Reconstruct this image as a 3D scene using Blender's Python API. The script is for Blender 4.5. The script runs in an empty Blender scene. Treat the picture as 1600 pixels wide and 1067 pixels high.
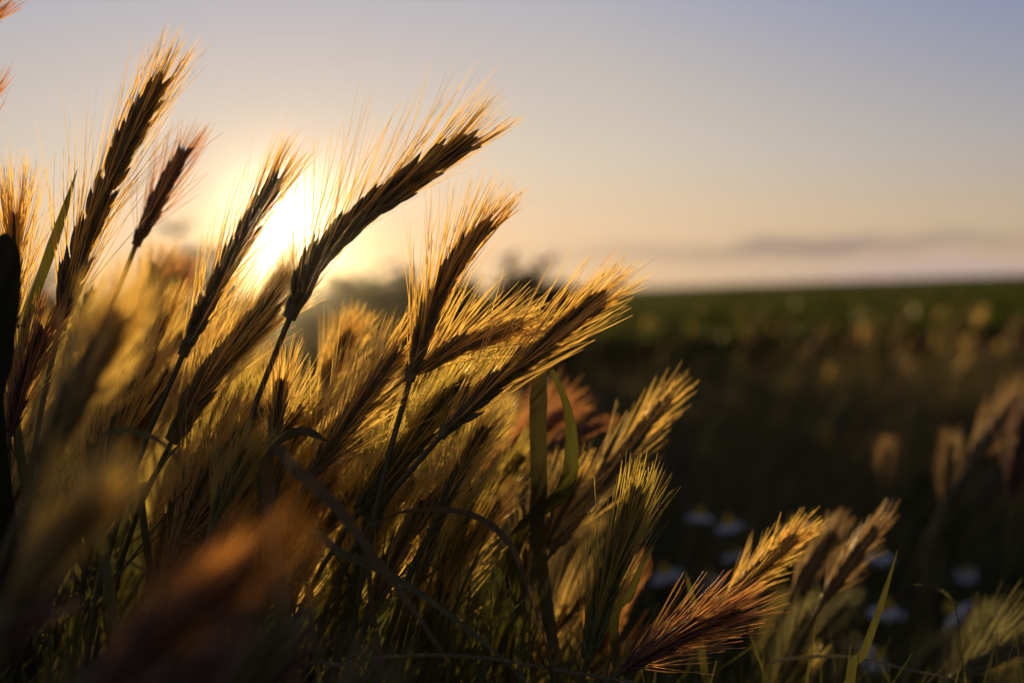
import bpy, math, random
import numpy as np
from mathutils import Vector, Matrix, Euler

S = bpy.context.scene
R = math.radians
rng = np.random.default_rng(11)
random.seed(11)

# ------------------------------------------------------------------ camera
CAM_H = 0.35
FOCUS = 0.45
cam_d = bpy.data.cameras.new("camera")
cam = bpy.data.objects.new("camera", cam_d)
S.collection.objects.link(cam)
S.camera = cam
cam_d.sensor_width = 36.0
cam_d.lens = 50.0
cam_d.clip_start = 0.01
cam_d.clip_end = 20000.0
PITCH, ROLL = 1.98, -2.0
cam.rotation_mode = 'QUATERNION'
M = Matrix.Rotation(R(90 - PITCH), 3, 'X') @ Matrix.Rotation(R(ROLL), 3, 'Z')
cam.location = (0, 0, CAM_H)
cam.rotation_quaternion = M.to_quaternion()
cam_d.dof.use_dof = True
cam_d.dof.focus_distance = FOCUS
cam_d.dof.aperture_fstop = 7.0
cam_d.dof.aperture_blades = 9

FPX = 50.0 / 36.0 * 1600.0
MN = np.array(M)


def ray(px, py):
    """direction of the line of sight through a point of the 1600 x 1067 photograph, unit depth"""
    return MN @ np.array([(px - 800.0) / FPX, -(py - 533.5) / FPX, -1.0])


def at(px, py, d):
    return np.array([0, 0, CAM_H]) + ray(px, py) * d


# ------------------------------------------------------------------ sun and sky
sd = ray(443, 348)
sd = sd / np.linalg.norm(sd)
SUN_EL = math.asin(sd[2])
SUN_AZ = math.atan2(sd[0], sd[1])          # from +Y towards +X
SUN = Vector(sd)

sun_d = bpy.data.lights.new("sun", 'SUN')
sun_d.energy = 5.0
sun_d.angle = R(0.53)
sun_d.color = (1.0, 0.71, 0.31)
sun_o = bpy.data.objects.new("sun", sun_d)
S.collection.objects.link(sun_o)
sun_o.rotation_mode = 'QUATERNION'
sun_o.rotation_quaternion = SUN.to_track_quat('Z', 'Y')
sun_o.location = SUN * 50

S.view_settings.view_transform = 'Standard'
S.view_settings.look = 'None'
S.view_settings.exposure = 0.45
S.view_settings.gamma = 1.0
S.view_settings.use_curve_mapping = False
S.render.engine = 'CYCLES'
S.cycles.use_denoising = True
try:
    S.cycles.denoiser = 'OPENIMAGEDENOISE'
    S.cycles.denoising_input_passes = 'RGB_ALBEDO_NORMAL'
    S.cycles.denoising_prefilter = 'ACCURATE'
except Exception:
    pass
S.cycles.max_bounces = 8
S.cycles.diffuse_bounces = 4
S.cycles.transmission_bounces = 4
S.cycles.sample_clamp_indirect = 6.0
S.cycles.use_adaptive_sampling = False

w = bpy.data.worlds.new("World")
S.world = w
w.use_nodes = True
nt = w.node_tree
nt.nodes.clear()
N = nt.nodes.new
LK = nt.links.new


def math_node(op, a=None, b=None, c=None, clamp=False):
    n = N('ShaderNodeMath'); n.operation = op; n.use_clamp = clamp
    for i, v in enumerate((a, b, c)):
        if v is None:
            continue
        if isinstance(v, (int, float)):
            n.inputs[i].default_value = v
        else:
            LK(v, n.inputs[i])
    return n.outputs[0]


def mix_col(f, a, b, kind='MIX'):
    n = N('ShaderNodeMix'); n.data_type = 'RGBA'; n.blend_type = kind
    ins = [n.inputs[0], n.inputs[6], n.inputs[7]]
    for s, v in zip(ins, (f, a, b)):
        if isinstance(v, (int, float)):
            s.default_value = v
        elif isinstance(v, tuple):
            s.default_value = (*v, 1)
        else:
            LK(v, s)
    return n.outputs[2]


out = N('ShaderNodeOutputWorld')
bg = N('ShaderNodeBackground')
LK(bg.outputs[0], out.inputs[0])
sky = N('ShaderNodeTexSky')
sky.sky_type = 'NISHITA'
sky.sun_disc = False
sky.sun_elevation = SUN_EL
sky.sun_rotation = SUN_AZ
sky.altitude = 0
sky.air_density = 1.0
sky.dust_density = 2.0
sky.ozone_density = 1.5
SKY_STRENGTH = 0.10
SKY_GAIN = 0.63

tc = N('ShaderNodeTexCoord')
nrm = N('ShaderNodeVectorMath'); nrm.operation = 'NORMALIZE'
LK(tc.outputs['Generated'], nrm.inputs[0])
dirv = nrm.outputs[0]
dot = N('ShaderNodeVectorMath'); dot.operation = 'DOT_PRODUCT'
LK(dirv, dot.inputs[0]); dot.inputs[1].default_value = tuple(SUN)
ang = math_node('MULTIPLY', math_node('ARCCOSINE', math_node('MINIMUM', dot.outputs['Value'], 0.9999999)), 57.2958)
sep = N('ShaderNodeSeparateXYZ'); LK(dirv, sep.inputs[0])
elev = math_node('MULTIPLY', math_node('ARCSINE', sep.outputs[2]), 57.2958)
azim = math_node('MULTIPLY', math_node('ARCTAN2', sep.outputs[0], sep.outputs[1]), 57.2958)

# thin summer haze layer of the evening sky, warm at the horizon and pale lavender higher up
ramp = N('ShaderNodeValToRGB')
LK(math_node('DIVIDE', elev, 40.0, clamp=True), ramp.inputs[0])
cr = ramp.color_ramp
stops = [(0.0, (0.93, 0.66, 0.40)), (0.06, (0.91, 0.695, 0.475)), (0.13, (0.775, 0.70, 0.595)), (0.215, (0.65, 0.615, 0.605)),
         (0.285, (0.54, 0.55, 0.63)), (0.34, (0.48, 0.51, 0.62)), (0.60, (0.36, 0.38, 0.44)), (1.0, (0.22, 0.24, 0.30))]
cr.elements[0].position, cr.elements[0].color = stops[0][0], (*stops[0][1], 1)
cr.elements[1].position, cr.elements[1].color = stops[-1][0], (*stops[-1][1], 1)
for p, c in stops[1:-1]:
    e = cr.elements.new(p); e.color = (*c, 1)
# away from the sun the haze is dimmer
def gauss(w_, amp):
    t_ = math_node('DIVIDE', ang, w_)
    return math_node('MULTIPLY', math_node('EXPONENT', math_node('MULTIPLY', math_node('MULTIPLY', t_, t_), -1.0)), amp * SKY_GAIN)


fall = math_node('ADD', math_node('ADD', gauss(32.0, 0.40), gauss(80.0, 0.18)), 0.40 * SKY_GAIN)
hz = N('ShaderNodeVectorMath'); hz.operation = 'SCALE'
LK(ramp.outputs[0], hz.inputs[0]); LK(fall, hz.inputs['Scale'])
nis = N('ShaderNodeVectorMath'); nis.operation = 'SCALE'
LK(sky.outputs[0], nis.inputs[0]); nis.inputs['Scale'].default_value = SKY_STRENGTH
cool = math_node('MULTIPLY', math_node('DIVIDE', math_node('SUBTRACT', ang, 14.0), 16.0, clamp=True), math_node('DIVIDE', elev, 11.0, clamp=True))
hzc = mix_col(cool, hz.outputs[0], (0.68, 0.79, 1.12), 'MULTIPLY')
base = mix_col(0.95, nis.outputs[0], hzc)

# long low bank of mauve evening cloud over the horizon, right of the sun
cmb = N('ShaderNodeCombineXYZ')
LK(math_node('MULTIPLY', azim, 0.30), cmb.inputs[0]); LK(math_node('MULTIPLY', elev, 1.1), cmb.inputs[1])
nz = N('ShaderNodeTexNoise'); nz.inputs['Scale'].default_value = 0.9; nz.inputs['Detail'].default_value = 3
LK(cmb.outputs[0], nz.inputs['Vector'])
ce = math_node('ADD', elev, math_node('MULTIPLY', math_node('SUBTRACT', nz.outputs['Fac'], 0.5), 1.35))


def bump(v, mid, half):
    t = math_node('DIVIDE', math_node('SUBTRACT', v, mid), half)
    return math_node('EXPONENT', math_node('MULTIPLY', math_node('MULTIPLY', t, t), -1.0))


band = math_node('MULTIPLY', bump(ce, 1.35, 0.34), bump(azim, 12.5, 8.0))
base = mix_col(math_node('MULTIPLY', band, 0.95), base, (0.232, 0.178, 0.150))
low = math_node('MULTIPLY', bump(ce, 0.3, 0.5), bump(azim, 18.0, 8.0))
base = mix_col(math_node('MULTIPLY', low, 0.8), base, (0.385, 0.29, 0.28))

# the sun itself and the bright aureole that dusty air makes round it


def glow(width, amp, col):
    f = math_node('MULTIPLY', math_node('EXPONENT', math_node('MULTIPLY', ang, -1.0 / width)), amp)
    n = N('ShaderNodeVectorMath'); n.operation = 'SCALE'
    n.inputs[0].default_value = col; LK(f, n.inputs['Scale'])
    return n.outputs[0]


def vadd(a, b):
    n = N('ShaderNodeVectorMath'); n.operation = 'ADD'
    LK(a, n.inputs[0]); LK(b, n.inputs[1]); return n.outputs[0]


disc = math_node('MULTIPLY', math_node('LESS_THAN', ang, 0.35), 40.0)
dn = N('ShaderNodeVectorMath'); dn.operation = 'SCALE'
dn.inputs[0].default_value = (1, 0.8, 0.5); LK(disc, dn.inputs['Scale'])
tot = vadd(base, glow(0.47, 11.0, (1.0, 0.80, 0.50)))
tot = vadd(tot, glow(1.6, 0.05, (1.0, 0.78, 0.48)))
tot = vadd(tot, dn.outputs[0])
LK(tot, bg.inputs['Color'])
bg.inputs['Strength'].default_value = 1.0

# ------------------------------------------------------------------ materials


def mat(name):
    m = bpy.data.materials.new(name); m.use_nodes = True
    m.node_tree.nodes.clear()
    return m


def leafy(name, c1, c2, trans=0.5, gloss=0.08, rough=0.45, scale=300.0, stretch=(1, 1, 1), tmul=(1, 1, 1)):
    """plant tissue: diffuse + translucent + a thin waxy gloss; colour drifts with noise and from plant to plant"""
    m = mat(name); t = m.node_tree; n = t.nodes.new; l = t.links.new
    o = n('ShaderNodeOutputMaterial')
    tcn = n('ShaderNodeTexCoord'); mp = n('ShaderNodeMapping'); mp.inputs['Scale'].default_value = stretch
    l(tcn.outputs['Object'], mp.inputs[0])
    nz = n('ShaderNodeTexNoise'); nz.inputs['Scale'].default_value = scale; nz.inputs['Detail'].default_value = 3
    l(mp.outputs[0], nz.inputs['Vector'])
    oi = n('ShaderNodeObjectInfo')
    ad = n('ShaderNodeMath'); ad.operation = 'MULTIPLY_ADD'
    l(oi.outputs['Random'], ad.inputs[0]); ad.inputs[1].default_value = 0.6
    nb = n('ShaderNodeMath'); nb.operation = 'MULTIPLY_ADD'; l(nz.outputs['Fac'], nb.inputs[0]); nb.inputs[1].default_value = 1.0; nb.inputs[2].default_value = -0.3
    l(nb.outputs[0], ad.inputs[2]); ad.use_clamp = True
    mx = n('ShaderNodeMix'); mx.data_type = 'RGBA'
    l(ad.outputs[0], mx.inputs[0]); mx.inputs[6].default_value = (*c1, 1); mx.inputs[7].default_value = (*c2, 1)
    df = n('ShaderNodeBsdfDiffuse'); tr = n('ShaderNodeBsdfTranslucent')
    l(mx.outputs[2], df.inputs[0])
    tm = n('ShaderNodeMix'); tm.data_type = 'RGBA'; tm.blend_type = 'MULTIPLY'; tm.inputs[0].default_value = 1.0
    l(mx.outputs[2], tm.inputs[6]); tm.inputs[7].default_value = (*tmul, 1)
    l(tm.outputs[2], tr.inputs[0])
    m1 = n('ShaderNodeMixShader'); m1.inputs[0].default_value = trans
    l(df.outputs[0], m1.inputs[1]); l(tr.outputs[0], m1.inputs[2])
    gl = n('ShaderNodeBsdfGlossy'); gl.inputs['Roughness'].default_value = rough
    gl.inputs[0].default_value = (0.9, 0.85, 0.75, 1)
    m2 = n('ShaderNodeMixShader'); m2.inputs[0].default_value = gloss
    l(m1.outputs[0], m2.inputs[1]); l(gl.outputs[0], m2.inputs[2])
    l(m2.outputs[0], o.inputs[0])
    return m


MAT = {
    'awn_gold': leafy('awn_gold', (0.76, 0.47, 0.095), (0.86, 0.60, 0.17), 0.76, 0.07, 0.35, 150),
    'awn_green': leafy('awn_green', (0.54, 0.40, 0.07), (0.66, 0.50, 0.11), 0.75, 0.07, 0.35, 150),
    'awn_red': leafy('awn_red', (0.52, 0.21, 0.07), (0.64, 0.32, 0.10), 0.74, 0.07, 0.35, 150),
    'awn_tan': leafy('awn_tan', (0.32, 0.20, 0.085), (0.42, 0.27, 0.12), 0.5, 0.05, 0.4, 150),
    'awn_plum': leafy('awn_plum', (0.17, 0.095, 0.075), (0.22, 0.13, 0.09), 0.45, 0.04, 0.4, 150),
    'awn_rust': leafy('awn_rust', (0.50, 0.21, 0.045), (0.60, 0.28, 0.07), 0.80, 0.03, 0.4, 150),
    'awn_pale': leafy('awn_pale', (0.20, 0.18, 0.075), (0.26, 0.23, 0.10), 0.5, 0.03, 0.4, 150),  # green awns with shade put into the colour, for dim ears
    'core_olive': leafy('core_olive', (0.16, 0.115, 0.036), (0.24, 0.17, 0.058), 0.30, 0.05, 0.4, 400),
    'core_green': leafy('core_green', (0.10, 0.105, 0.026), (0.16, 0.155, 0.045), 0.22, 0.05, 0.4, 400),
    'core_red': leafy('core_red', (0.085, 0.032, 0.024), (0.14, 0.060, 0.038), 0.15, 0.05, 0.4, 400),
    'stem': leafy('stem_green', (0.070, 0.066, 0.020), (0.13, 0.105, 0.036), 0.15, 0.06, 0.4, 60),
    'leaf_shaded': leafy('leaf_shaded', (0.008, 0.008, 0.003), (0.016, 0.015, 0.006), 0.10, 0.015, 0.4, 140, (1, 1, 0.1)),  # leaf green with its shade put into a near-black colour
    'leaf': leafy('leaf_green', (0.050, 0.049, 0.010), (0.130, 0.108, 0.030), 0.28, 0.03, 0.5, 900, (1, 1, 0.03), (1.2, 1.3, 0.8)),
    'leaf_dry': leafy('leaf_straw', (0.20, 0.15, 0.07), (0.30, 0.22, 0.11), 0.4, 0.06, 0.45, 140, (1, 1, 0.1)),
    'grass': leafy('grass_dark', (0.062, 0.072, 0.018), (0.135, 0.122, 0.038), 0.35, 0.015, 0.5, 40),
    'straw': leafy('straw_dull', (0.12, 0.080, 0.034), (0.20, 0.13, 0.055), 0.4, 0.015, 0.5, 40),
    'crop': leafy('crop_green', (0.028, 0.036, 0.004), (0.065, 0.066, 0.007), 0.5, 0.03, 0.5, 3.0, (1, 1, 1), (1.2, 1.3, 0.7)),
    'weed': leafy('weed_green', (0.045, 0.047, 0.008), (0.085, 0.078, 0.016), 0.4, 0.05, 0.45, 40),
    'petal': leafy('petal_white', (0.74, 0.74, 0.76), (0.80, 0.80, 0.80), 0.35, 0.02, 0.5, 80),
    'disc': leafy('flower_yellow', (0.55, 0.34, 0.02), (0.68, 0.45, 0.04), 0.1, 0.02, 0.6, 400),
}


def soil():
    m = mat('soil'); t = m.node_tree; n = t.nodes.new; l = t.links.new
    o = n('ShaderNodeOutputMaterial'); p = n('ShaderNodeBsdfPrincipled'); l(p.outputs[0], o.inputs[0])
    tcn = n('ShaderNodeTexCoord')
    nz = n('ShaderNodeTexNoise'); nz.inputs['Scale'].default_value = 9; nz.inputs['Detail'].default_value = 8
    l(tcn.outputs['Object'], nz.inputs['Vector'])
    r = n('ShaderNodeValToRGB'); l(nz.outputs['Fac'], r.inputs[0])
    r.color_ramp.elements[0].color = (0.028, 0.022, 0.012, 1); r.color_ramp.elements[0].position = 0.3
    r.color_ramp.elements[1].color = (0.075, 0.062, 0.030, 1); r.color_ramp.elements[1].position = 0.75
    l(r.outputs[0], p.inputs['Base Color']); p.inputs['Roughness'].default_value = 0.95
    b = n('ShaderNodeBump'); b.inputs['Strength'].default_value = 0.6; b.inputs['Distance'].default_value = 0.02
    l(nz.outputs['Fac'], b.inputs['Height']); l(b.outputs[0], p.inputs['Normal'])
    return m


MAT['soil'] = soil()

# ------------------------------------------------------------------ mesh helpers


class MB:
    def __init__(s):
        s.v = []; s.f = []; s.n = 0; s.mi = []

    def add(s, v, f, mi=0):
        v = np.asarray(v, float).reshape(-1, 3); f = np.asarray(f, int)
        s.v.append(v); s.f.append(f + s.n); s.n += len(v); s.mi.append(np.full(len(f), mi))

    def build(s, name, mats, parent=None, origin=(0, 0, 0), smooth=True):
        v = np.concatenate(s.v) - np.asarray(origin, float)
        me = bpy.data.meshes.new(name)
        fl = np.concatenate(s.f)
        nf = len(fl); k = fl.shape[1]
        me.vertices.add(len(v)); me.vertices.foreach_set('co', v.astype(np.float32).ravel())
        me.loops.add(nf * k); me.loops.foreach_set('vertex_index', fl.astype(np.int32).ravel())
        me.polygons.add(nf)
        me.polygons.foreach_set('loop_start', (np.arange(nf) * k).astype(np.int32))
        me.update(calc_edges=True)
        if not isinstance(mats, (list, tuple)):
            mats = [mats]
        for m in mats:
            me.materials.append(m)
        me.polygons.foreach_set('material_index', np.concatenate(s.mi).astype(np.int32))
        me.polygons.foreach_set('use_smooth', np.full(nf, smooth))
        me.validate(); me.update()
        o = bpy.data.objects.new(name, me)
        S.collection.objects.link(o)
        if parent is not None:
            o.parent = parent
        else:
            o.location = origin
        return o


def unit(a):
    a = np.asarray(a, float)
    return a / np.maximum(np.linalg.norm(a, axis=-1, keepdims=True), 1e-9)


def ribbons(mb, P, D, side, L, wd, bend, segs=4, fold=0.0, prof=None, mi=0):
    """many tapering blades at once: start P, direction D, half-width wd along side, curving by bend over length L"""
    n = len(P)
    t = np.linspace(0, 1, segs + 1)
    prof = (1 - 0.85 * t) if prof is None else np.interp(t, *prof)
    C = P[:, None] + D[:, None] * (t[None, :, None] * L[:, None, None]) + bend[:, None] * ((t ** 2)[None, :, None] * L[:, None, None])
    off = side[:, None] * (prof[None, :, None] * wd[:, None, None])
    if fold:
        nn = np.cross(D, side)[:, None] * (prof[None, :, None] * wd[:, None, None] * fold)
        V = np.stack([C - off + nn, C, C + off + nn], 2); k = 3
    else:
        V = np.stack([C - off, C + off], 2); k = 2
    idx = np.arange(n * (segs + 1) * k).reshape(n, segs + 1, k)
    F = np.concatenate([np.stack([idx[:, :-1, j], idx[:, :-1, j + 1], idx[:, 1:, j + 1], idx[:, 1:, j]], -1).reshape(-1, 4) for j in range(k - 1)])
    mb.add(V, F, mi)


def catmull(pts, n):
    p = np.asarray(pts, float)
    p = np.vstack([2 * p[0] - p[1], p, 2 * p[-1] - p[-2]])
    m = len(p) - 3
    o = []
    for u in np.linspace(0, m, n):
        i = min(int(u), m - 1); t = u - i
        a, b, c, d = p[i:i + 4]
        o.append(0.5 * ((2 * b) + (c - a) * t + (2 * a - 5 * b + 4 * c - d) * t * t + (3 * b - a - 3 * c + d) * t ** 3))
    return np.array(o)


def frames(C):
    T = unit(np.gradient(C, axis=0))
    ref = np.array([0.0, 1.0, 0.0])
    U = unit(np.cross(T, ref)); V = np.cross(U, T)
    return T, U, V


def tube(mb, C, rad, sides=6, mi=0):
    T, U, V = frames(C)
    rad = np.broadcast_to(np.asarray(rad, float), (len(C),))
    a = np.arange(sides) * 2 * math.pi / sides
    Rg = C[:, None] + (U[:, None] * np.cos(a)[None, :, None] + V[:, None] * np.sin(a)[None, :, None]) * rad[:, None, None]
    idx = np.arange(len(C) * sides).reshape(len(C), sides)
    nx = np.roll(idx, -1, 1)
    F = np.stack([idx[:-1], nx[:-1], nx[1:], idx[1:]], -1).reshape(-1, 4)
    mb.add(Rg, F, mi)


def spindle(mb, P, D, side, L, r, sides=6, mi=0):
    """many pointed grain husks at once"""
    n = len(P)
    ts = np.array([0, 0.12, 0.35, 0.62, 0.85, 1.0]); rs = np.array([0.25, 0.75, 1.0, 0.82, 0.4, 0.05])
    up = np.cross(D, side)
    a = np.arange(sides) * 2 * math.pi / sides
    C = P[:, None] + D[:, None] * (ts[None, :, None] * L[:, None, None])
    ring = side[:, None] * np.cos(a)[None, :, None] + up[:, None] * np.sin(a)[None, :, None] * 0.7
    V = C[:, :, None] + ring[:, None] * (rs[None, :, None, None] * r[:, None, None, None])
    idx = np.arange(n * len(ts) * sides).reshape(n, len(ts), sides)
    nx = np.roll(idx, -1, 2)
    F = np.stack([idx[:, :-1], nx[:, :-1], nx[:, 1:], idx[:, 1:]], -1).reshape(-1, 4)
    mb.add(V, F, mi)


def tag(o, label, cat, group=None, kind=None):
    if label: o['label'] = label
    if cat: o['category'] = cat
    if group: o['group'] = group
    if kind: o['kind'] = kind
    return o


def empty(name, loc):
    o = bpy.data.objects.new(name, None)
    o.empty_display_size = 0.02
    S.collection.objects.link(o)
    o.location = tuple(loc)
    return o


# ------------------------------------------------------------------ wild barley
def make_stalk(label, pts, width, tint='gold', group='wild barley ears', nodes=31, awn_len=0.036, tip_len=0.006, ang=13.0,
               up=0.0, per=7, seed=0, leaves=0, stem_r=0.0009, foot=None, name='barley_stalk', awn_w=0.00018, cat='barley', low=False):
    """one barley stalk: stem, nodding ear (> awn fringe), optional blades. pts: centre line of the ear in metres, base to tip"""
    g = np.random.default_rng(seed + 1000)
    pts = np.asarray(pts, float)
    C = catmull(pts, 60)
    seg = np.r_[0, np.cumsum(np.linalg.norm(np.diff(C, axis=0), axis=1))]
    Lt = seg[-1]
    T, U, V = frames(C)
    if foot is None:
        foot = np.array([C[0][0] - T[0][0] * 0.06 + g.normal(0, 0.01), C[0][1] + 0.02 + abs(g.normal(0, 0.04)), 0.0])
    foot = np.asarray(foot, float)
    root = empty(name, foot)
    tag(root, label, cat, group)

    # stem
    b0 = C[0]; h = max(b0[2], 0.03)
    p1 = b0 - T[0] * 0.35 * h; p2 = foot + np.array([g.normal(0, 0.01), g.normal(0, 0.01), 0.45 * h])
    tt = np.linspace(0, 1, 14)[:, None]
    Sx = (1 - tt) ** 3 * foot + 3 * (1 - tt) ** 2 * tt * p2 + 3 * (1 - tt) * tt ** 2 * p1 + tt ** 3 * b0
    mb = MB(); tube(mb, Sx, np.linspace(stem_r * 1.35, stem_r, 14), 4 if low else 6)
    mb.build('stem', MAT['stem'], root, foot)

    # ear: two ranks of overlapping husks on a thin rachis, three husks to a node
    rho = g.normal(0, 0.45)
    ks = np.arange(nodes)
    tn = (ks + 0.4) / nodes * 0.90
    ii = np.clip((tn * 59).astype(int), 0, 59)
    pos = C[ii]; Tn = T[ii]; Un = U[ii]; Vn = V[ii]
    size = np.interp(tn, [0, 0.12, 0.6, 1.0], [0.7, 1.0, 0.95, 0.50])
    mb = MB()
    tube(mb, C[:56], np.interp(np.linspace(0, 1, 56), [0, 0.9, 1], [width * 0.26, width * 0.22, width * 0.05]), 5)
    P, D, Sd, LL, rr = [], [], [], [], []
    AP, AD, AS, AL, AB = [], [], [], [], []
    hl = max(width * 1.2, Lt / nodes * 2.6)
    for j, da in enumerate((0.0, 1.05, -1.05)):
        th = rho + (ks % 2) * math.pi + da + g.normal(0, 0.12, nodes)
        rad = Un * np.cos(th)[:, None] + Vn * np.sin(th)[:, None]
        op = np.radians(15.5 + g.normal(0, 3.5, nodes))
        d = unit(Tn * np.cos(op)[:, None] + rad * np.sin(op)[:, None])
        sd_ = unit(np.cross(d, rad) + 1e-6)
        p = pos + rad * (width * 0.16 * size)[:, None]
        l_ = hl * size * g.uniform(0.88, 1.1, nodes); r_ = width * 0.20 * size * g.uniform(0.85, 1.12, nodes) * (1 if j == 0 else 0.85)
        P.append(p); D.append(d); Sd.append(sd_); LL.append(l_); rr.append(r_)
        tip = p + d * l_[:, None] * 0.9
        for q in range((per + 2 - j) // 3):
            aa = np.radians(np.abs((ang + 4) * g.uniform(0.6, 1.3, nodes) * (1.3 - 0.9 * tn)))
            rj = unit(rad + g.normal(0, 0.25, (nodes, 3)))
            ad = unit(Tn * np.cos(aa)[:, None] + rj * np.sin(aa)[:, None] + np.array([-0.10, 0, 1.0]) * up * (1 - 0.6 * tn)[:, None])
            st = tip if q == 0 else p + d * (l_ * g.uniform(0.2, 0.8, nodes))[:, None]
            ln = np.interp(tn, [0, 0.25, 0.65, 1], [awn_len * 0.95, awn_len * 1.05, awn_len * 0.8, tip_len]) * g.uniform(0.72, 1.12, nodes) * np.where(g.random(nodes) < .06, .45, 1)
            ln = np.minimum(ln, ((1 - tn) * Lt * 0.75 + tip_len + 0.001) * g.uniform(.8, 1.12, nodes))
            kp = (tn < .82) | (g.random(nodes) < .55)
            AP.append(st[kp]); AD.append(ad[kp]); AL.append(ln[kp])
            AS.append(unit(np.cross(ad, g.normal(0, 1, (nodes, 3))))[kp])
            AB.append((rj * g.normal(-0.03, 0.06, nodes)[:, None] + g.normal(0, 0.04, (nodes, 3)))[kp])
    spindle(mb, np.concatenate(P), np.concatenate(D), np.concatenate(Sd), np.concatenate(LL), np.concatenate(rr), 4 if low else 6)
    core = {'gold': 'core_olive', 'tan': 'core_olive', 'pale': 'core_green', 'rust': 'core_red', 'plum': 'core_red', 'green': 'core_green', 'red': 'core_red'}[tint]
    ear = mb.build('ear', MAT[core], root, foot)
    mb = MB()
    AP = np.concatenate(AP); n = len(AP)
    ribbons(mb, AP, np.concatenate(AD), np.concatenate(AS), np.concatenate(AL), np.full(n, awn_w) * g.uniform(0.8, 1.25, n),
            np.concatenate(AB), 2 if low else 4, prof=([0, 0.1, 0.7, 1], [0.8, 1.0, 0.62, 0.25]))
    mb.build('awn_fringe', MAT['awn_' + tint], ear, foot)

    # blades
    for k in range(leaves):
        q = g.integers(5, 11); a = g.uniform(0, 2 * math.pi)
        dd = np.array([math.cos(a), math.sin(a), 0])
        blade_mesh('leaf_blade', MAT['leaf'], Sx[q], unit(dd * 0.45 + np.array([0, 0, 1.0])), dd * 0.5 + np.array([0, 0, -g.uniform(0.3, 1.0)]),
                   g.uniform(0.07, 0.14), g.uniform(0.0018, 0.003), root, foot, g)
    return root


def blade_mesh(name, m, P, D, bend, L, wd, parent, origin, g, segs=12):
    mb = MB()
    sd_ = unit(np.cross(D, bend + np.array([0.001, 0.002, 0.0])))
    ribbons(mb, np.array([P]), np.array([D]), np.array([sd_]), np.array([L]), np.array([wd]), np.array([bend]), segs, fold=0.35,
            prof=([0, 0.08, 0.5, 0.85, 1], [0.6, 0.9, 1.0, 0.55, 0.04]))
    return mb.build(name, m, parent, origin)


def strap(mb, C, wd, prof, side=None, fold=0.25, twist=0.0, mi=0):
    """one leaf along an arbitrary centre line"""
    T, U, V = frames(C)
    n = len(C); t = np.linspace(0, 1, n)
    if side is not None:
        U = unit(np.broadcast_to(np.asarray(side, float), (n, 3)) - T * np.sum(T * side, 1, keepdims=True)); V = np.cross(U, T)
    a = twist * t
    W = U * np.cos(a)[:, None] + V * np.sin(a)[:, None]
    Nn = np.cross(T, W)
    h = np.interp(t, *prof) * wd
    us = np.array([-1, -0.5, 0, 0.5, 1]); zz = np.abs(us) * fold
    Vx = C[:, None] + W[:, None] * (us[None, :, None] * h[:, None, None]) + Nn[:, None] * (zz[None, :, None] * h[:, None, None])
    idx = np.arange(n * 5).reshape(n, 5)
    F = np.stack([idx[:-1, :-1], idx[:-1, 1:], idx[1:, 1:], idx[1:, :-1]], -1).reshape(-1, 4)
    mb.add(Vx, F, mi)


BLADE = ([0, 0.1, 0.5, 0.8, 0.95, 1], [0.75, 0.95, 1.0, 0.7, 0.25, 0.03])


def px_curve(pts):
    """(px, py, depth) -> metres"""
    return np.array([at(*p) for p in pts])


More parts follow.
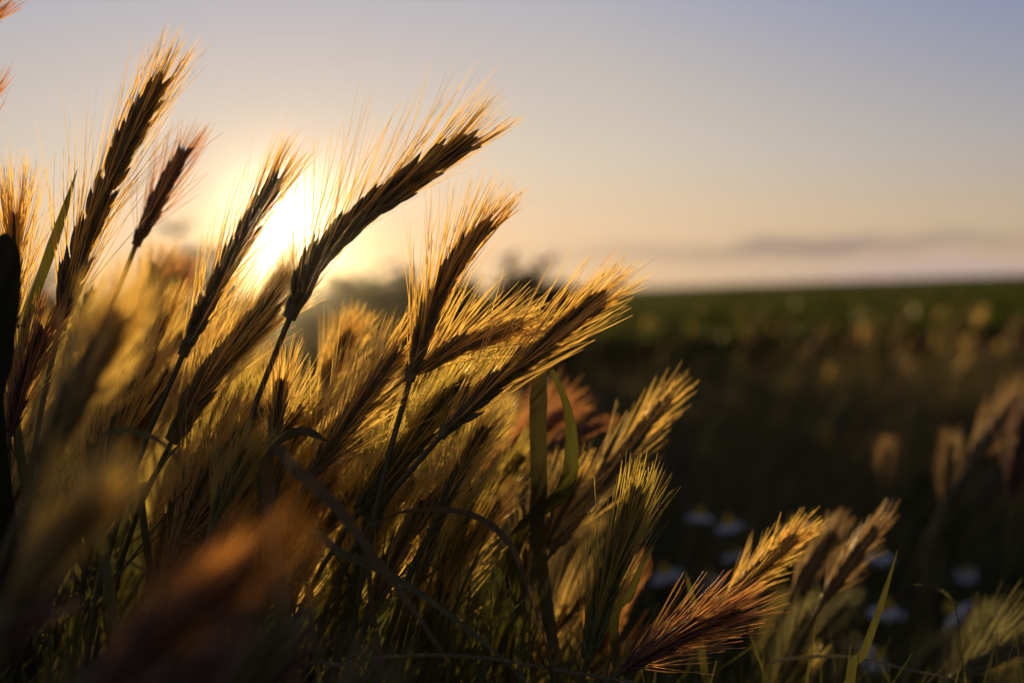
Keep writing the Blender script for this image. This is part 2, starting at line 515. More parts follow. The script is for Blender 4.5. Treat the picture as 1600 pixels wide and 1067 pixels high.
HERO = [
    # label, [(px,py)...] base->tip, width px, depth base, depth tip, options
    ("tallest sharp barley ear, dark olive, rising at the left against pale sky", [(92, 515), (122, 400), (178, 268), (225, 175), (262, 108)], 44, .452, .45, dict(awn_len=.040, ang=12, per=9, seed=1, leaves=0)),
    ("short maroon barley ear leaning right just right of the tallest ear", [(212, 384), (238, 330), (268, 272), (294, 228)], 30, .50, .50, dict(tint='red', awn_len=.026, nodes=18, ang=15, seed=2)),
    ("slender barley ear crossing the left rim of the setting sun", [(285, 556), (330, 462), (378, 372), (414, 312), (440, 266)], 34, .455, .45, dict(awn_len=.034, ang=12, seed=3)),
    ("broad nodding barley ear arching right from the setting sun with a long fan of bristles", [(452, 498), (492, 412), (560, 342), (640, 282), (700, 240), (748, 216)], 48, .45, .448, dict(awn_len=.042, ang=19, up=.34, per=9, seed=4)),
    ("upright brown barley ear with a bright golden left fringe, between the two largest leaning ears", [(640, 596), (676, 480), (722, 396), (776, 340)], 36, .45, .452, dict(awn_len=.036, ang=14, up=.12, per=9, seed=5)),
    ("low flat leaning barley ear tucked under the upright brown one", [(650, 582), (700, 550), (760, 526), (824, 502)], 32, .458, .462, dict(awn_len=.030, ang=17, up=.1, seed=6)),
    ("longest slanting barley ear, its tip farthest right over the dark field", [(688, 682), (760, 610), (840, 545), (905, 492), (952, 457)], 38, .45, .448, dict(awn_len=.038, ang=13, up=.06, per=9, seed=7)),
    ("dark brown barley ear in a glowing golden fringe at the middle of the clump", [(482, 750), (535, 672), (585, 600), (628, 540)], 40, .456, .456, dict(awn_len=.040, ang=19, per=9, seed=8)),
    ("wide shaded barley ear below the slender one at the sun", [(268, 690), (322, 598), (385, 522), (432, 466)], 48, .48, .478, dict(awn_len=.038, ang=14, per=9, seed=9)),
    ("large blurred golden barley ear close to the lens, at the left", [(62, 735), (112, 630), (150, 560), (188, 494)], 56, .30, .30, dict(awn_len=.030, ang=14, seed=10)),
    ("barley ear at the left edge whose bristles stand up behind the dark round leaf", [(18, 520), (20, 440), (22, 380), (24, 330)], 26, .458, .458, dict(awn_len=.030, tip_len=.02, ang=16, per=9, seed=11)),
    ("reddish barley ear at the left edge below the dark round leaf", [(14, 680), (32, 610), (52, 555), (68, 512)], 30, .44, .44, dict(tint='red', awn_len=.026, ang=16, seed=12)),
    ("barley ear in the top left corner, only its bristles in the picture", [(-118, 160), (-88, 100), (-60, 62), (-36, 42)], 34, .45, .45, dict(tint='red', awn_len=.024, tip_len=.012, seed=13)),
    ("barley ear at the left edge below the corner one, bristle tips only", [(-100, 330), (-76, 260), (-54, 205), (-34, 172)], 34, .45, .45, dict(tint='red', awn_len=.024, tip_len=.012, seed=14)),
    ("small upright herringbone barley ear in front of a curled leaf", [(425, 700), (430, 665), (436, 625), (442, 588)], 26, .452, .452, dict(awn_len=.020, tip_len=.014, ang=16, nodes=18, seed=15)),
    ("shaded green barley ear under the longest slanting one", [(560, 800), (620, 720), (680, 648), (732, 594)], 44, .47, .465, dict(tint='green', awn_len=.036, ang=12, per=9, seed=16)),
    ("short dark barley ear with stubby gold tips left of the hanging strap leaf", [(682, 808), (706, 760), (738, 700), (762, 664)], 26, .458, .458, dict(awn_len=.020, tip_len=.012, ang=15, nodes=18, seed=17)),
    ("soft green barley ear behind the arching leaf", [(752, 808), (772, 775), (796, 738), (814, 712)], 28, .56, .56, dict(tint='green', awn_len=.024, nodes=18, seed=18)),
    ("soft golden barley ear right of the hanging strap leaf", [(842, 868), (862, 822), (884, 778), (904, 738)], 28, .52, .52, dict(awn_len=.024, ang=14, nodes=18, seed=19)),
    ("blurred orange barley ear with a long dark beak pointing up right", [(862, 862), (910, 792), (960, 728), (1010, 662), (1062, 606)], 30, .53, .55, dict(awn_len=.030, tip_len=.008, ang=11, seed=20)),
    ("tall green and gold barley ear at the right end of the clump", [(918, 1030), (942, 940), (972, 850), (1003, 748)], 44, .452, .45, dict(tint='green', awn_len=.032, ang=11, per=9, seed=21)),
    ("dark red barley ear with ragged bristles low in the middle right", [(972, 1048), (1030, 1012), (1092, 978), (1158, 950)], 34, .45, .45, dict(tint='red', awn_len=.026, tip_len=.014, ang=19, per=9, seed=22)),
    ("bright yellow barley ear standing alone low at the right", [(1128, 950), (1166, 908), (1210, 868), (1248, 834)], 26, .51, .51, dict(awn_len=.018, tip_len=.012, ang=17, per=9, seed=23)),
    ("soft amber barley ear with a forked orange tip low at the right", [(1284, 944), (1312, 902), (1346, 856), (1370, 822)], 24, .56, .56, dict(tint='tan', awn_len=.016, tip_len=.014, ang=13, seed=24)),
    ("faint blurred barley ear between the bright yellow and the amber one", [(1236, 940), (1262, 896), (1286, 858), (1304, 832)], 28, .62, .62, dict(tint='tan', awn_len=.018, seed=25)),
    ("pale green barley ear leaving the picture at the bottom right corner", [(1480, 1066), (1530, 1036), (1580, 1012), (1635, 992)], 30, .56, .56, dict(tint='pale', awn_len=.034, tip_len=.02, ang=13, up=.2, per=9, seed=26)),
    ("blurred pinkish barley ear leaning at the right edge", [(1512, 728), (1545, 680), (1575, 645), (1602, 620)], 26, .85, .86, dict(tint='tan', awn_len=.036, ang=12, seed=27)),
    ("blurred plum coloured barley ear cut by the right edge", [(1582, 780), (1588, 730), (1594, 690), (1600, 650)], 26, .80, .80, dict(tint='plum', awn_len=.034, ang=11, seed=28)),
    ("blurred upright barley ear left of the leaning one at the right edge", [(1474, 800), (1478, 760), (1482, 725), (1484, 694)], 20, 1.0, 1.0, dict(tint='tan', awn_len=.034, ang=10, seed=29)),
    ("small faint barley ear standing upright in the dark right of the daisies", [(1380, 770), (1381, 745), (1383, 720), (1384, 700)], 14, 1.2, 1.2, dict(tint='tan', awn_len=.03, ang=9, seed=30)),
    ("pink blurred barley ear behind the hanging strap leaf", [(742, 768), (790, 716), (840, 672), (886, 640)], 34, .66, .68, dict(tint='red', awn_len=.046, ang=13, per=9, seed=31)),
    ("thin blurred barley ear pointing right behind the curved hanging leaf", [(830, 716), (870, 694), (912, 674), (948, 660)], 18, .62, .64, dict(tint='red', awn_len=.016, tip_len=.010, ang=8, nodes=18, seed=32)),
    ("very large blurred dark maroon barley ear nearest the lens at the bottom", [(150, 1075), (232, 1002), (315, 938), (392, 880)], 70, .20, .20, dict(tint='rust', awn_len=.016, tip_len=.011, ang=17, per=5, seed=33, awn_w=.00018)),
    ("large blurred amber barley ear near the lens at the lower left edge", [(15, 960), (60, 890), (105, 836), (150, 790)], 60, .24, .24, dict(awn_len=.024, ang=15, seed=34)),
    ("dim barley ear with pale bristles left of the broad shaded one", [(196, 690), (214, 610), (236, 540), (262, 478)], 30, .50, .50, dict(awn_len=.036, ang=13, per=9, seed=35)),
    ("soft golden barley ear behind the maroon one under the sky line", [(196, 590), (212, 520), (230, 460), (246, 412)], 30, .60, .60, dict(awn_len=.040, ang=16, per=9, seed=36)),
    ("mauve blurred barley ear between the slender and the maroon ear", [(236, 530), (250, 490), (262, 460), (276, 436)], 30, .62, .62, dict(tint='red', awn_len=.034, ang=16, seed=37)),
    ("golden blurred barley ear glowing right under the setting sun", [(372, 560), (404, 500), (432, 452), (456, 420)], 30, .56, .57, dict(awn_len=.036, ang=16, per=9, seed=38)),
    ("small golden barley ear with a pale bent straw behind it", [(486, 640), (510, 594), (532, 552), (548, 522)], 28, .54, .54, dict(awn_len=.034, ang=15, per=9, seed=39)),
    ("dim barley ear with rusty bristles under the broad shaded one", [(318, 800), (350, 740), (378, 680), (402, 630)], 34, .49, .49, dict(tint='green', awn_len=.036, ang=13, per=9, seed=40)),
    ("green blurred barley ear low in the shade above the maroon blur", [(330, 830), (350, 780), (370, 740), (386, 706)], 30, .42, .42, dict(tint='green', awn_len=.026, ang=13, seed=41)),
    ("shaded barley ear on the left above the amber blur", [(100, 800), (130, 720), (165, 640), (196, 580)], 34, .52, .52, dict(tint='green', awn_len=.036, ang=12, per=9, seed=42)),
]


for lab, pts, wpx, d0, d1, opt in HERO:
    n = len(pts)
    P = px_curve([(x, y, d0 + (d1 - d0) * i / (n - 1)) for i, (x, y) in enumerate(pts)])
    make_stalk(lab, P, wpx * 0.5 * (d0 + d1) / FPX, **opt)

# the rest of the clump: softer ears between and behind the sharp ones
TOP = ([-300, 0, 100, 200, 240, 320, 380, 450, 520, 600, 660, 800, 850, 900, 1000, 1060], [380, 430, 450, 440, 500, 500, 500, 590, 600, 590, 550, 580, 650, 710, 790, 900])
g = np.random.default_rng(77)
for i in range(90):
    px = g.uniform(-260, 985); d = 0.55 + 0.55 * g.random() ** 1.3
    ytip = np.interp(px, *TOP) + abs(g.normal(0, 1)) * 90 - 20 + (50 if d > .8 else 0)
    ln = g.uniform(0.055, 0.085); a = g.uniform(0.35, 0.95)
    tip = at(px, ytip, d)
    v = np.array([math.sin(a), g.normal(0, 0.2), math.cos(a)])
    v2 = np.array([math.sin(a * 0.55), g.normal(0, 0.2), math.cos(a * 0.55)])
    P = [tip - v * ln * 0.5 - v2 * ln * 0.5, tip - v * ln * 0.5, tip]
    make_stalk("soft blurred barley ear in the crowded golden clump behind the sharp ears", P, g.uniform(0.0055, 0.0085),
               tint=['gold', 'gold', 'gold', 'green', 'red'][g.integers(5)], group='soft barley ears packed behind the sharp ones',
               nodes=20, awn_len=g.uniform(.030, .042), ang=g.uniform(12, 18), per=9, seed=1200 + i, leaves=int(g.integers(0, 3)))

# more stand among the sharp ones, half hidden
for i in range(26):
    px = g.uniform(120, 800); d = g.uniform(0.462, 0.53)
    ytip = np.interp(px, [100, 200, 260, 340, 400, 480, 560, 650, 800], [470, 460, 540, 520, 580, 600, 580, 600, 640]) + g.uniform(0, 170)
    ln = g.uniform(0.05, 0.075); a = g.uniform(0.3, 0.85)
    tip = at(px, ytip, d)
    v = np.array([math.sin(a), g.normal(0, 0.15), math.cos(a)]); v2 = np.array([math.sin(a * 0.6), g.normal(0, 0.15), math.cos(a * 0.6)])
    P = [tip - v * ln * 0.5 - v2 * ln * 0.5, tip - v * ln * 0.5, tip]
    make_stalk("half hidden bristly barley ear in the thick of the clump", P, g.uniform(0.0055, 0.0075),
               tint=['gold', 'gold', 'green'][g.integers(3)], group='half hidden ears in the thick of the clump', awn_len=g.uniform(.030, .040), ang=g.uniform(12, 17), seed=1900 + i)

# a few stand between the lens and the sharp ears, low at the left
for i in range(10):
    px = g.uniform(-150, 620); d = g.uniform(0.24, 0.38)
    ytip = 860 + (px > 300) * 60 + abs(g.normal(0, 1)) * 90
    ln = g.uniform(0.05, 0.07); a = g.uniform(0.5, 1.0)
    tip = at(px, ytip, d)
    v = np.array([math.sin(a), g.normal(0, 0.2), math.cos(a)])
    P = [tip - v * ln, tip - v * ln * 0.5 + np.array([0, 0, 0.003]), tip]
    make_stalk("dim melted barley ear close to the lens in the bottom left shade", P, g.uniform(0.0055, 0.0075),
               tint=['plum', 'plum', 'pale'][g.integers(3)], group='melted barley ears close to the lens', nodes=20, awn_len=.026, ang=14, per=9, seed=1600 + i, leaves=1)

# shaded ears and seed heads low on the right
for i in range(18):
    px = g.uniform(1190, 1640); d = g.uniform(0.56, 0.85)
    ytip = g.uniform(930, 1060)
    ln = g.uniform(0.045, 0.06); a = g.uniform(0.1, 0.7); tip = at(px, ytip, d)
    v = np.array([math.sin(a), g.normal(0, 0.15), math.cos(a)])
    make_stalk("shaded olive barley ear in the dim grass low at the right", [tip - v * ln, tip - v * ln * 0.5 + np.array([-.001, 0, 0.002]), tip], g.uniform(0.005, 0.007), tint=['pale', 'pale', 'green'][g.integers(3)],
               group='shaded ears low at the right', awn_len=g.uniform(.022, .032), ang=11, per=6, seed=2300 + i, leaves=1)
for i in range(16):
    px = g.uniform(1060, 1640); d = g.uniform(1.1, 2.2)
    ytip = g.uniform(650, 850)
    ln = g.uniform(0.05, 0.075); a = g.uniform(-.1, 0.35); tip = at(px, ytip, d)
    tip[2] = max(tip[2], .1)
    v = np.array([math.sin(a), g.normal(0, 0.15), math.cos(a)])
    make_stalk("dim upright barley ear blurred among the daisies", [tip - v * ln, tip - v * ln * 0.5 + np.array([-.001, 0, 0.002]), tip], g.uniform(0.005, 0.007), tint=['pale', 'tan', 'plum'][g.integers(3)],
               group='dim upright ears blurred among the daisies', awn_len=g.uniform(.02, .03), ang=8, per=6, seed=2400 + i, leaves=1)

# blurred heads farther off, in front of the green crop
clusters = g.uniform(860, 1620, 16)
for i in range(130):
    d = g.uniform(2.6, 6.2)
    px = (clusters[g.integers(16)] + g.normal(0, 34) if i % 3 else g.uniform(640, 1640)) if i < 118 else g.uniform(-100, 640)
    ytip = 466 + 300 / d * g.uniform(0.35, 1.0) + g.normal(0, 12)
    ln = g.uniform(0.035, 0.065); a = g.uniform(0.1, 0.7)
    tip = at(px, ytip, d)
    if tip[2] < 0.11: tip[2] = g.uniform(0.11, 0.18)
    v = np.array([math.sin(a), g.normal(0, 0.2), math.cos(a)])
    P = [tip - v * ln, tip - v * ln * 0.5 + np.array([0, 0, 0.003]), tip]
    make_stalk("faint blurred barley ear standing out in the dark field beyond the clump", P, g.uniform(.005, .009), tint=['tan', 'tan', 'tan', 'gold'][g.integers(4)],
               group='faint barley ears scattered over the field', nodes=14, awn_len=g.uniform(.018, .034), ang=12, per=5, seed=400 + i, awn_w=0.0003, low=True)

# ------------------------------------------------------------------ single blades
def blade_thing(label, pts, wpx, m='leaf', prof=BLADE, side=None, fold=0.25, twist=0.5, name='grass_blade', to_ground=True):
    C = px_curve(pts)
    d = np.mean([p[2] for p in pts])
    if to_ground:
        b = C[0]
        k = np.array([b + (np.array([b[0], b[1], 0]) - b) * t + np.array([0.01 * math.sin(3 * t), 0.006 * t, 0]) for t in (1.0, 0.66, 0.33)])
        C = np.vstack([k, C])
    org = C[0].copy()
    C = catmull(C, 40)
    mb = MB(); strap(mb, C, wpx * d / FPX * 0.5, prof, side, fold, twist)
    o = mb.build(name, MAT[m], None, org)
    tag(o, label, 'grass blade', 'long grass blades among the barley')
    return o


LONG = ([0, 0.3, 0.6, 0.85, 0.95, 1], [0.7, 0.9, 1.0, 0.75, 0.3, 0.03])
blade_thing("straight dark green blade hanging like a strap beside the dark field", [(842, 860, .50), (842, 760, .485), (840, 660, .475), (843, 574, .47)], 28, 'stem', prof=([0, .3, .6, .9, 1], [.6, .75, .9, 1, .7]), side=(1, 0.2, 0))
blade_thing("curved green blade bending down right of the strap leaf", [(800, 880, .52), (880, 770, .485), (893, 690, .48), (884, 630, .478), (862, 578, .477)], 24, prof=([0, .3, .5, .65, .8, 1], [.5, .7, 1.2, 1.0, .6, .3]), side=(1, .3, 0))
blade_thing("pale edged blade arching over and down across the lower middle", [(575, 880, .43), (600, 815, .43), (660, 798, .43), (735, 806, .43), (790, 845, .43), (820, 910, .43), (850, 1000, .43), (868, 1080, .43)], 26, 'straw', prof=([0, .3, .5, .8, 1], [.3, .4, .8, 1, .8]), side=(0.5, 0.8, 0.4))
blade_thing("long dim blade sloping down right below the arching blade", [(478, 872, .40), (540, 870, .40), (620, 905, .40), (700, 960, .40), (775, 1020, .40), (830, 1075, .40)], 18, 'leaf', side=(0, 0.5, 0.8))
blade_thing("dusky blurred blade falling from the middle left into the shade", [(420, 745, .37), (470, 745, .37), (530, 800, .37), (590, 880, .37), (650, 960, .37), (705, 1040, .37)], 26, 'straw', side=(.3, .5, .8))
blade_thing("thin twig like dry stem lying along the bottom edge", [(470, 1075, .43), (540, 1038, .43), (640, 1024, .43), (760, 1028, .43), (880, 1048, .43), (990, 1066, .43)], 9, 'stem', side=(0, .6, .8), prof=([0, 1], [1, .8]))
blade_thing("upright bright green blade with a sharp tip, low at the right", [(1330, 1080, .47), (1352, 1015, .47), (1378, 940, .47), (1403, 858, .47)], 15, side=(1, .2, 0), prof=([0, .3, .6, .85, 1], [.8, 1, 1, .6, .05]))
blade_thing("thin green blade tip rising by the tallest ear at the left", [(22, 640, .46), (30, 560, .458), (46, 485, .455), (72, 410, .452), (98, 335, .45), (121, 264, .45)], 16, side=(1, .3, 0), prof=([0, .3, .6, .8, .9, 1], [.7, .8, .9, 1.1, .7, .04]))
blade_thing("dark broad leaf with a rounded end at the left edge", [(-14, 690, .40), (-10, 560, .40), (-4, 460, .40), (2, 405, .40), (8, 364, .40)], 72, 'leaf_shaded', side=(1, .15, 0), fold=.15, prof=([0, .3, .55, .7, .82, .9, .95, .98, 1], [.4, .5, .8, 1, .97, .82, .6, .36, .05]), name='broad_leaf')
blade_thing("small dark blade crossing under the dark round leaf", [(15, 560, .45), (35, 510, .45), (55, 480, .45), (68, 462, .45)], 9, side=(.7, .2, .3))
blade_thing("curled pale edged leaf lying across the upright herringbone ear", [(410, 745, .447), (425, 705, .447), (450, 682, .447), (480, 676, .447), (512, 690, .447)], 26, side=(.2, .5, .9), prof=([0, .4, .7, .9, 1], [.5, .8, 1, .7, .1]))
blade_thing("soft yellow green blade bowing over at the left of the clump", [(150, 760, .36), (150, 700, .36), (175, 676, .36), (220, 678, .36), (262, 700, .36), (290, 740, .36)], 22, side=(.2, .6, .7))
blade_thing("thin curling straw with a bright tip low at the right edge", [(1500, 990, .50), (1490, 940, .50), (1460, 916, .50), (1425, 913, .50)], 9, 'leaf', side=(0, .6, .7))
blade_thing("pale stiff straw bent over behind the small golden ear", [(600, 560, .56), (590, 535, .56), (572, 510, .56), (557, 490, .56)], 7, 'leaf_dry', side=(.6, .2, .6))
blade_thing("narrow blade tip rising left of the bright yellow ear", [(1090, 980, .52), (1080, 930, .52), (1068, 880, .52)], 13, side=(1, .2, 0))
blade_thing("thin grass stalk lying level at the lower right", [(1200, 1036, .51), (1240, 1028, .51), (1330, 1026, .51), (1420, 1046, .51), (1520, 1066, .51)], 6, 'stem', side=(0, .5, .8), to_ground=False)
blade_thing("bright slanting blade crossing the shade left of the herringbone ear", [(222, 800, .46), (232, 760, .46), (255, 722, .46), (285, 690, .46)], 12, side=(.8, .2, .3))
blade_thing("dim curved blade by the small dark beetle spot low in the middle", [(960, 1000, .47), (985, 930, .47), (1000, 890, .47), (1022, 852, .47)], 15, side=(.8, .2, .3))

# ------------------------------------------------------------------ ground
def sheet(name, x0, x1, y0, y1, nx, ny, zf, m, kind='structure', power=1.0):
    xs = np.linspace(x0, x1, nx); ys = y0 + (y1 - y0) * np.linspace(0, 1, ny) ** power
    X, Y = np.meshgrid(xs, ys)
    Z = zf(X, Y)
    idx = np.arange(nx * ny).reshape(ny, nx)
    F = np.stack([idx[:-1, :-1], idx[:-1, 1:], idx[1:, 1:], idx[1:, :-1]], -1).reshape(-1, 4)
    mb = MB(); mb.add(np.stack([X, Y, Z], -1), F)
    o = mb.build(name, m)
    tag(o, None, None, None, kind)
    return o


sheet('ground', -120, 120, -20, 175, 60, 120, lambda X, Y: -0.01 + 0 * X, MAT['soil'], power=2)

# undergrowth of the clump
def undergrowth():
    g = np.random.default_rng(5)
    mb = MB()

    def batch(n, pxr, dr, top, lean, wd, mi=0, spread=80):
        px = g.uniform(*pxr, n); d = g.uniform(dr[0] ** .5, dr[1] ** .5, n) ** 2
        yt = top(px) + np.abs(g.normal(0, 1, n)) * spread + np.where(d < .44, 200, 0)
        tip = np.array([at(a, b, c) for a, b, c in zip(px, yt, d)])
        tip[:, 2] = np.maximum(tip[:, 2], 0.03)
        h = tip[:, 2]
        le = g.normal(lean, 0.25, n)
        base = np.stack([tip[:, 0] - le * h, tip[:, 1] + g.normal(0, .15, n) * h, np.zeros(n)], 1)
        D = tip - base; L = np.linalg.norm(D, axis=1); D = D / L[:, None]
        D0 = unit(D - np.stack([le * .5, 0 * le, 0 * le], 1)); bend = (D - D0)
        side = unit(np.cross(D, g.normal(0, 1, (n, 3))))
        ribbons(mb, base, D0, side, L, g.uniform(wd[0], wd[1], n), bend, 6, fold=.3, prof=([0, .3, .7, 1], [.7, 1, .8, .05]), mi=mi)

    batch(1500, (-500, 1000), (.46, 1.3), lambda x: np.interp(x, *TOP) + 200, .3, (.0009, .0022), 0, 110)
    batch(300, (-300, 1100), (.30, .46), lambda x: np.interp(x, *TOP) + 260, .3, (.0010, .0025), 1, 120)
    batch(420, (300, 1000), (.46, .7), lambda x: np.interp(x, *TOP) + 240, .3, (.0012, .0028), 1, 90)
    batch(500, (950, 1900), (.48, 1.2), lambda x: 0 * x + 960, .2, (.0008, .0020), 0, 70)
    o = mb.build('undergrowth_grass', [MAT['grass'], MAT['leaf']])
    tag(o, 'dim tangle of grass blades filling the foot of the barley clump', 'grass', None, 'stuff')


undergrowth()

# low weeds and grass of the field margin, knee deep in shade
def margin():
    g = np.random.default_rng(6)
    mb = MB()
    n = 16000
    d = g.uniform(1.1 ** .5, 7.5 ** .5, n) ** 2
    x = g.uniform(-.55, .62, n) * d * 1.1; y = d
    L = g.uniform(.05, .17, n) * np.where(g.random(n) < .12, 1.35, 1) * np.interp(d, [1, 4, 6], [1, 1, 1.25])
    D = unit(np.stack([g.normal(.15, .35, n), g.normal(0, .35, n), np.ones(n)], 1))
    side = unit(np.cross(D, g.normal(0, 1, (n, 3))))
    bend = np.stack([g.normal(.1, .25, n), g.normal(0, .2, n), -g.uniform(0, .5, n)], 1)
    ribbons(mb, np.stack([x, y, np.zeros(n)], 1), D, side, L, g.uniform(.0012, .0035, n) * (1 + d * .12), bend, 3, prof=([0, .3, .7, 1], [.7, 1, .8, .05]))
    n2 = 4600
    d2 = g.uniform(1.25, 4.2, n2); x2 = g.uniform(-.1, .60, n2) * d2
    D = unit(np.stack([g.normal(.18, .22, n2), g.normal(0, .2, n2), np.ones(n2)], 1))
    side = unit(np.cross(D, g.normal(0, 1, (n2, 3))))
    ribbons(mb, np.stack([x2, d2, np.zeros(n2)], 1), D, side, g.uniform(.12, .25, n2), g.uniform(.0010, .0024, n2),
            np.stack([g.normal(.15, .2, n2), g.normal(0, .15, n2), -g.uniform(0, .3, n2)], 1), 3, prof=([0, .3, .7, 1], [.7, 1, .7, .05]))
    mb.mi[1] = np.repeat((g.random(n2) < .45).astype(int), 3)
    mb.mi[0] = np.repeat((g.random(n) < .3).astype(int), 3)
    o = mb.build('field_margin_grass', [MAT['grass'], MAT['straw']])
    tag(o, 'dark weedy grass in the shade between the barley clump and the green crop', 'grass', None, 'stuff')


margin()

# green crop beyond, one mass to the horizon
def crop():
    g = np.random.default_rng(7)
    mb = MB()
    n = 34000
    d = 5.6 + 44 * g.random(n) ** 2.2
    x = g.uniform(-.62, .68, n) * d; y = d
    clump = .5 + .5 * np.sin(x * 2.1 + np.sin(y * 1.3) * 2) * np.cos(y * .9 + x * .5)
    L = (g.uniform(.8, 1.0, n) + .13 * clump) * np.interp(d, [5.6, 8, 14, 28, 50], [.15, .20, .26, .325, .34])
    D = unit(np.stack([g.normal(.05, .18, n), g.normal(0, .18, n), np.ones(n)], 1))
    side = unit(np.cross(D, g.normal(0, 1, (n, 3))))
    bend = np.stack([g.normal(.1, .2, n), g.normal(0, .2, n), -g.uniform(0, .25, n)], 1)
    ribbons(mb, np.stack([x, y, np.zeros(n)], 1), D, side, L, g.uniform(.006, .014, n) * (1 + (d - 5) * .03), bend, 3, prof=([0, .3, .6, 1], [.5, .9, 1, .1]))
    n = 26000
    d = 5.6 + 44 * g.random(n) ** 2.2
    x = g.uniform(-.62, .68, n) * d
    P = np.stack([x, d, g.uniform(.3, 1.0, n) * np.interp(d, [5.6, 8, 14, 28, 50], [.15, .20, .26, .325, .34])], 1)
    D = unit(g.normal(0, 1, (n, 3)) * np.array([1, 1, .6]) + np.array([0, 0, .35]))
    side = unit(np.cross(D, g.normal(0, 1, (n, 3))))
    ribbons(mb, P, D, side, g.uniform(.03, .07, n), g.uniform(.012, .024, n), g.normal(0, .2, (n, 3)), 3, prof=([0, .3, .7, 1], [.2, 1, .8, .1]))
    # single taller tufts
    for k in range(170):
        dd = 6.5 + 18 * g.random() ** 1.5; xx = g.uniform(-.45, .5) * dd; m_ = 26
        hh = np.interp(dd, [5.6, 8, 14, 28, 50], [.15, .20, .26, .325, .34]) + g.uniform(.03, .10) + (g.uniform(.04, .10) if dd > 12 else 0)
        D = unit(np.stack([g.normal(.05, .22, m_), g.normal(0, .22, m_), np.ones(m_)], 1))
        side = unit(np.cross(D, g.normal(0, 1, (m_, 3))))
        ribbons(mb, np.stack([xx + g.normal(0, .03, m_), dd + g.normal(0, .03, m_), np.zeros(m_)], 1), D, side, hh * g.uniform(.6, 1, m_), g.uniform(.006, .014, m_),
                np.stack([g.normal(.1, .2, m_), g.normal(0, .2, m_), -g.uniform(0, .2, m_)], 1), 3, prof=([0, .3, .6, 1], [.5, .9, 1, .1]))
    o = mb.build('crop_field', MAT['crop'])
    tag(o, 'deep green crop covering the field to the horizon', 'crop', None, 'stuff')
    sheet('far_field', -118, 118, 30, 172, 240, 200,
          lambda X, Y: .29 + .03 * np.sin(X * .9 + Y * .31) * np.sin(Y * .23 + 1) + .02 * np.sin(X * 2.3), MAT['crop'], power=2.5)


crop()

# ------------------------------------------------------------------ tall leafy weeds against the sky on the left
def weed(label, px, ytop, d, seed, nl=16, leaf=.05):
    g = np.random.default_rng(seed)
    tip = at(px, ytop, d)
    foot = np.array([tip[0] + g.normal(0, .03), tip[1] + g.normal(0, .03), 0])
    root = empty('leafy_weed', foot)
    tag(root, label, 'weed', 'low weeds in the shade on the right' if label.startswith('low broad leaved') else 'tall leafy weeds behind the clump')
    C = catmull(np.array([foot, foot * .6 + tip * .4 + np.array([.02, 0, 0]), tip]), 20)
    mb = MB(); tube(mb, C, np.linspace(.005, .0018, 20), 5)
    shoots = [C]
    for k in range(6):
        q = g.integers(4, 14); v = unit(np.array([g.normal(0, .55), g.normal(0, .5), 1]))
        B = C[q] + v * np.linspace(0, 1, 20)[:, None] * (tip[2] * g.uniform(.75, .98) - C[q][2]) + np.array([g.normal(0, .04), 0, 0]) * (np.linspace(0, 1, 20) ** 2)[:, None]
        tube(mb, B, np.linspace(.003, .001, 20), 4); shoots.append(B)
    mb.build('stem', MAT['stem'], root, foot)
    mb = MB()
    SH = np.array(shoots)
    k = g.integers(0, len(SH), nl); q = np.minimum((g.uniform(.1, 1.0, nl) ** .7 * 20).astype(int), 19); a = g.uniform(0, 6.28, nl)
    D = unit(np.stack([np.cos(a), np.sin(a), g.uniform(.1, 1.3, nl)], 1))
    P = SH[k, q]
    side = unit(np.cross(D, np.array([0, 0, 1.0])) + g.normal(0, .3, (nl, 3)))
    L = g.uniform(.6, 1.4, nl) * leaf * np.interp(q, [5, 19], [1.25, .75])
    ribbons(mb, P, D, side, L, L * .24, np.stack([0 * a, 0 * a, -g.uniform(.1, .6, nl)], 1), 8, fold=.2, prof=([0, .15, .45, .8, 1], [.15, .8, 1, .5, .03]))
    mb.build('foliage', MAT['weed'], root, foot)


WEEDS = [("leafy weed with pointed leaves against the sky beside the maroon ear", 275, 348, 2.2), ("blurred leafy weed at the far left behind the thin blade", 75, 408, 2.6),
         ("blurred leafy weed just left of the slender ear", 240, 395, 3.0), ("dark leafy weed right of the setting sun", 560, 415, 2.6),
         ("dark leafy weed left of the upright brown ear", 622, 402, 2.9), ("leafy weed poking up right of the upright brown ear", 795, 408, 3.0),
         ("low leafy weed under the setting sun", 480, 440, 3.2), ("low leafy weed right of the sun above the brown gap", 520, 430, 2.3),
         ("faint yellowish weed at the start of the open horizon", 850, 412, 3.4), ("leafy weed behind the clump under the slender ear", 350, 425, 2.8),
         ("round leaved weed in the dark at the right", 1420, 655, 1.7), ("leafy weed at the left edge of the field", 690, 425, 3.6),
         ("small dark weed between the sun and the weed at the right of it", 528, 442, 1.9), ("dark weed filling the brown gap right of the sun", 590, 428, 2.2),
         ("rounded dark weed behind the left fringe of the upright brown ear", 645, 424, 2.0), ("broad low weed behind the two leaning ears", 730, 440, 2.4)]
for i, (lab, px, yt, d) in enumerate(WEEDS):
    if d < 1.8 and px > 1000:
        weed(lab, px, yt, d, 900 + i, 34, .04)
    else:
        weed(lab, px, yt + (2 if px > 460 else 0), 3.6 + d * .6, 900 + i, 240, .10)


for i in range(9):
    weed("low broad leaved weed in the shade between the daisies and the far crop", 1090 + 62 * i + random.uniform(-25, 25), random.uniform(610, 740), random.uniform(2.0, 3.4), 960 + i, 60, .035)

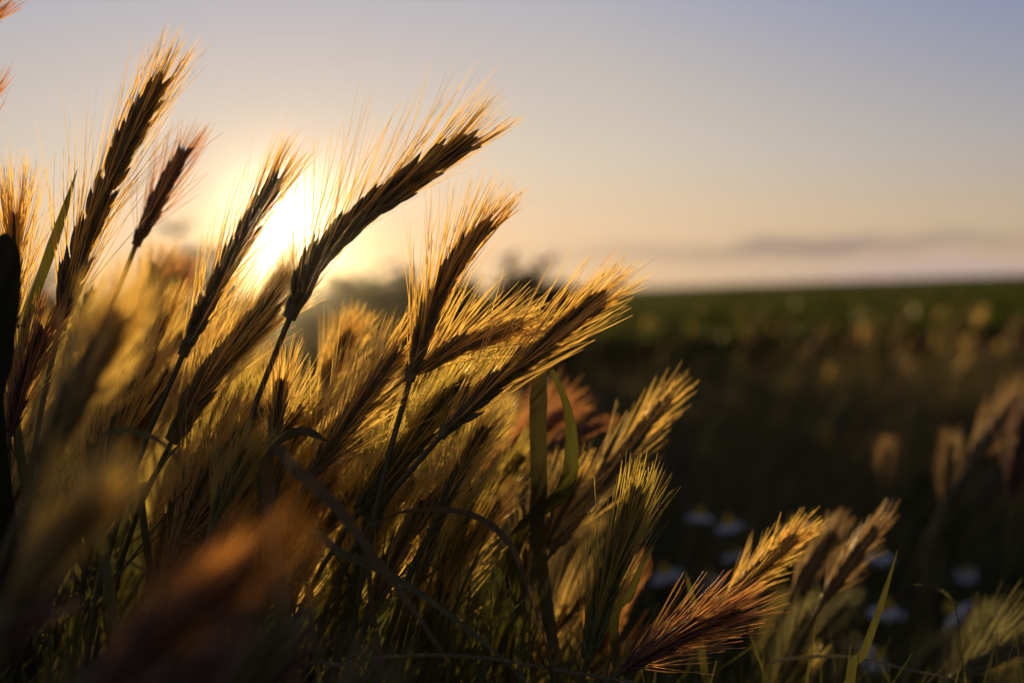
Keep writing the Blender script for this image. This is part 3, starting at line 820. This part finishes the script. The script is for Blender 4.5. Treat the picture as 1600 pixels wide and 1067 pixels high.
# ------------------------------------------------------------------ daisies
def daisy(label, px, py, d, rad, seed, tiltx=0.2):
    g = np.random.default_rng(seed)
    c = at(px, py, d)
    foot = np.array([c[0] + g.normal(0, .015), c[1] + .02, 0])
    root = empty('daisy', foot)
    tag(root, label, 'flower', 'white daisies in the shaded grass')
    C = catmull(np.array([foot, foot * .5 + c * .5 + np.array([.006, 0, 0]), c]), 14)
    mb = MB(); tube(mb, C, .0011, 5); mb.build('stem', MAT['stem'], root, foot)
    nrm_ = unit(np.array([g.normal(.1, .4), -tiltx + g.normal(0, .3), 1.0]))
    u = unit(np.cross(nrm_, [0, 1, 0])); v = np.cross(nrm_, u)
    npet = 14
    a = np.arange(npet) / npet * 6.283 + g.normal(0, .06, npet)
    rad_ = u * np.cos(a)[:, None] + v * np.sin(a)[:, None]
    tan = -u * np.sin(a)[:, None] + v * np.cos(a)[:, None]
    mb = MB()
    ribbons(mb, c + rad_ * rad * .3, unit(rad_ + nrm_ * .1), tan, np.full(npet, rad * .75) * g.uniform(.9, 1.1, npet), np.full(npet, rad * .16),
            -nrm_ * np.full((npet, 1), .5), 5, fold=.15, prof=([0, .3, .75, 1], [.5, .9, 1, .35]))
    mb.build('petal_ring', MAT['petal'], root, foot)
    mb = MB()
    rr = np.array([1, .98, .8, .5, .15]) * rad * .36; hh = np.array([-.12, .2, .46, .62, .68]) * rad
    b = np.arange(12) / 12 * 6.283
    V = c + (u * np.cos(b)[:, None] + v * np.sin(b)[:, None])[None] * rr[:, None, None] + nrm_ * hh[:, None, None]
    idx = np.arange(60).reshape(5, 12); nx = np.roll(idx, -1, 1)
    mb.add(V, np.stack([idx[:-1], nx[:-1], nx[1:], idx[1:]], -1).reshape(-1, 4))
    mb.build('flower_disc', MAT['disc'], root, foot)


for i, (lab, x, y, d) in enumerate([
        ("left one of the two white daisies side by side below the dark field", 1094, 806, 1.15), ("right one of the two white daisies side by side below the dark field", 1139, 820, 1.12),
        ("white daisy just behind the tip of the bright yellow ear", 1243, 822, 1.05), ("white daisy right of the amber forked ear", 1372, 866, 1.1),
        ("white daisy low beside the tall green and gold ear", 1040, 896, 1.15), ("white daisy left of the bright yellow ear", 1148, 866, 1.2),
        ("white daisy behind the upright green blade", 1386, 952, .95), ("white daisy nearest the right edge of the picture", 1492, 957, .98),
        ("small white daisy low at the right behind the level stalk", 1368, 1026, .95), ("pale daisy right of the narrow blade tip", 1110, 908, 1.2),
        ("faint white daisy above the curling straw", 1510, 895, 1.3)]):
    daisy(lab, x, y, d, 0.0112 + 0.0022 * ((i * 7) % 5) / 4, 700 + i)

# ------------------------------------------------------------------ thin haze added for the sun's veiling glare over the ears
def haze():
    m = mat('glare_haze'); t = m.node_tree
    o = t.nodes.new('ShaderNodeOutputMaterial'); p = t.nodes.new('ShaderNodeVolumePrincipled')
    p.inputs['Color'].default_value = (0.95, 0.93, 0.90, 1)
    p.inputs['Density'].default_value = 0.0012
    p.inputs['Anisotropy'].default_value = 0.985
    t.links.new(p.outputs[0], o.inputs['Volume'])
    x0, x1, y0, y1, z0, z1 = -125, 125, -25, 180, -1.0, 0.56
    V = [(x, y, z) for x in (x0, x1) for y in (y0, y1) for z in (z0, z1)]
    mb = MB(); mb.add(V, [(0, 1, 3, 2), (4, 6, 7, 5), (0, 4, 5, 1), (2, 3, 7, 6), (0, 2, 6, 4), (1, 5, 7, 3)])
    ob = mb.build('haze', m, smooth=False)
    tag(ob, 'thin golden haze added over the field for the sun glare', 'haze', None, 'stuff')


haze()
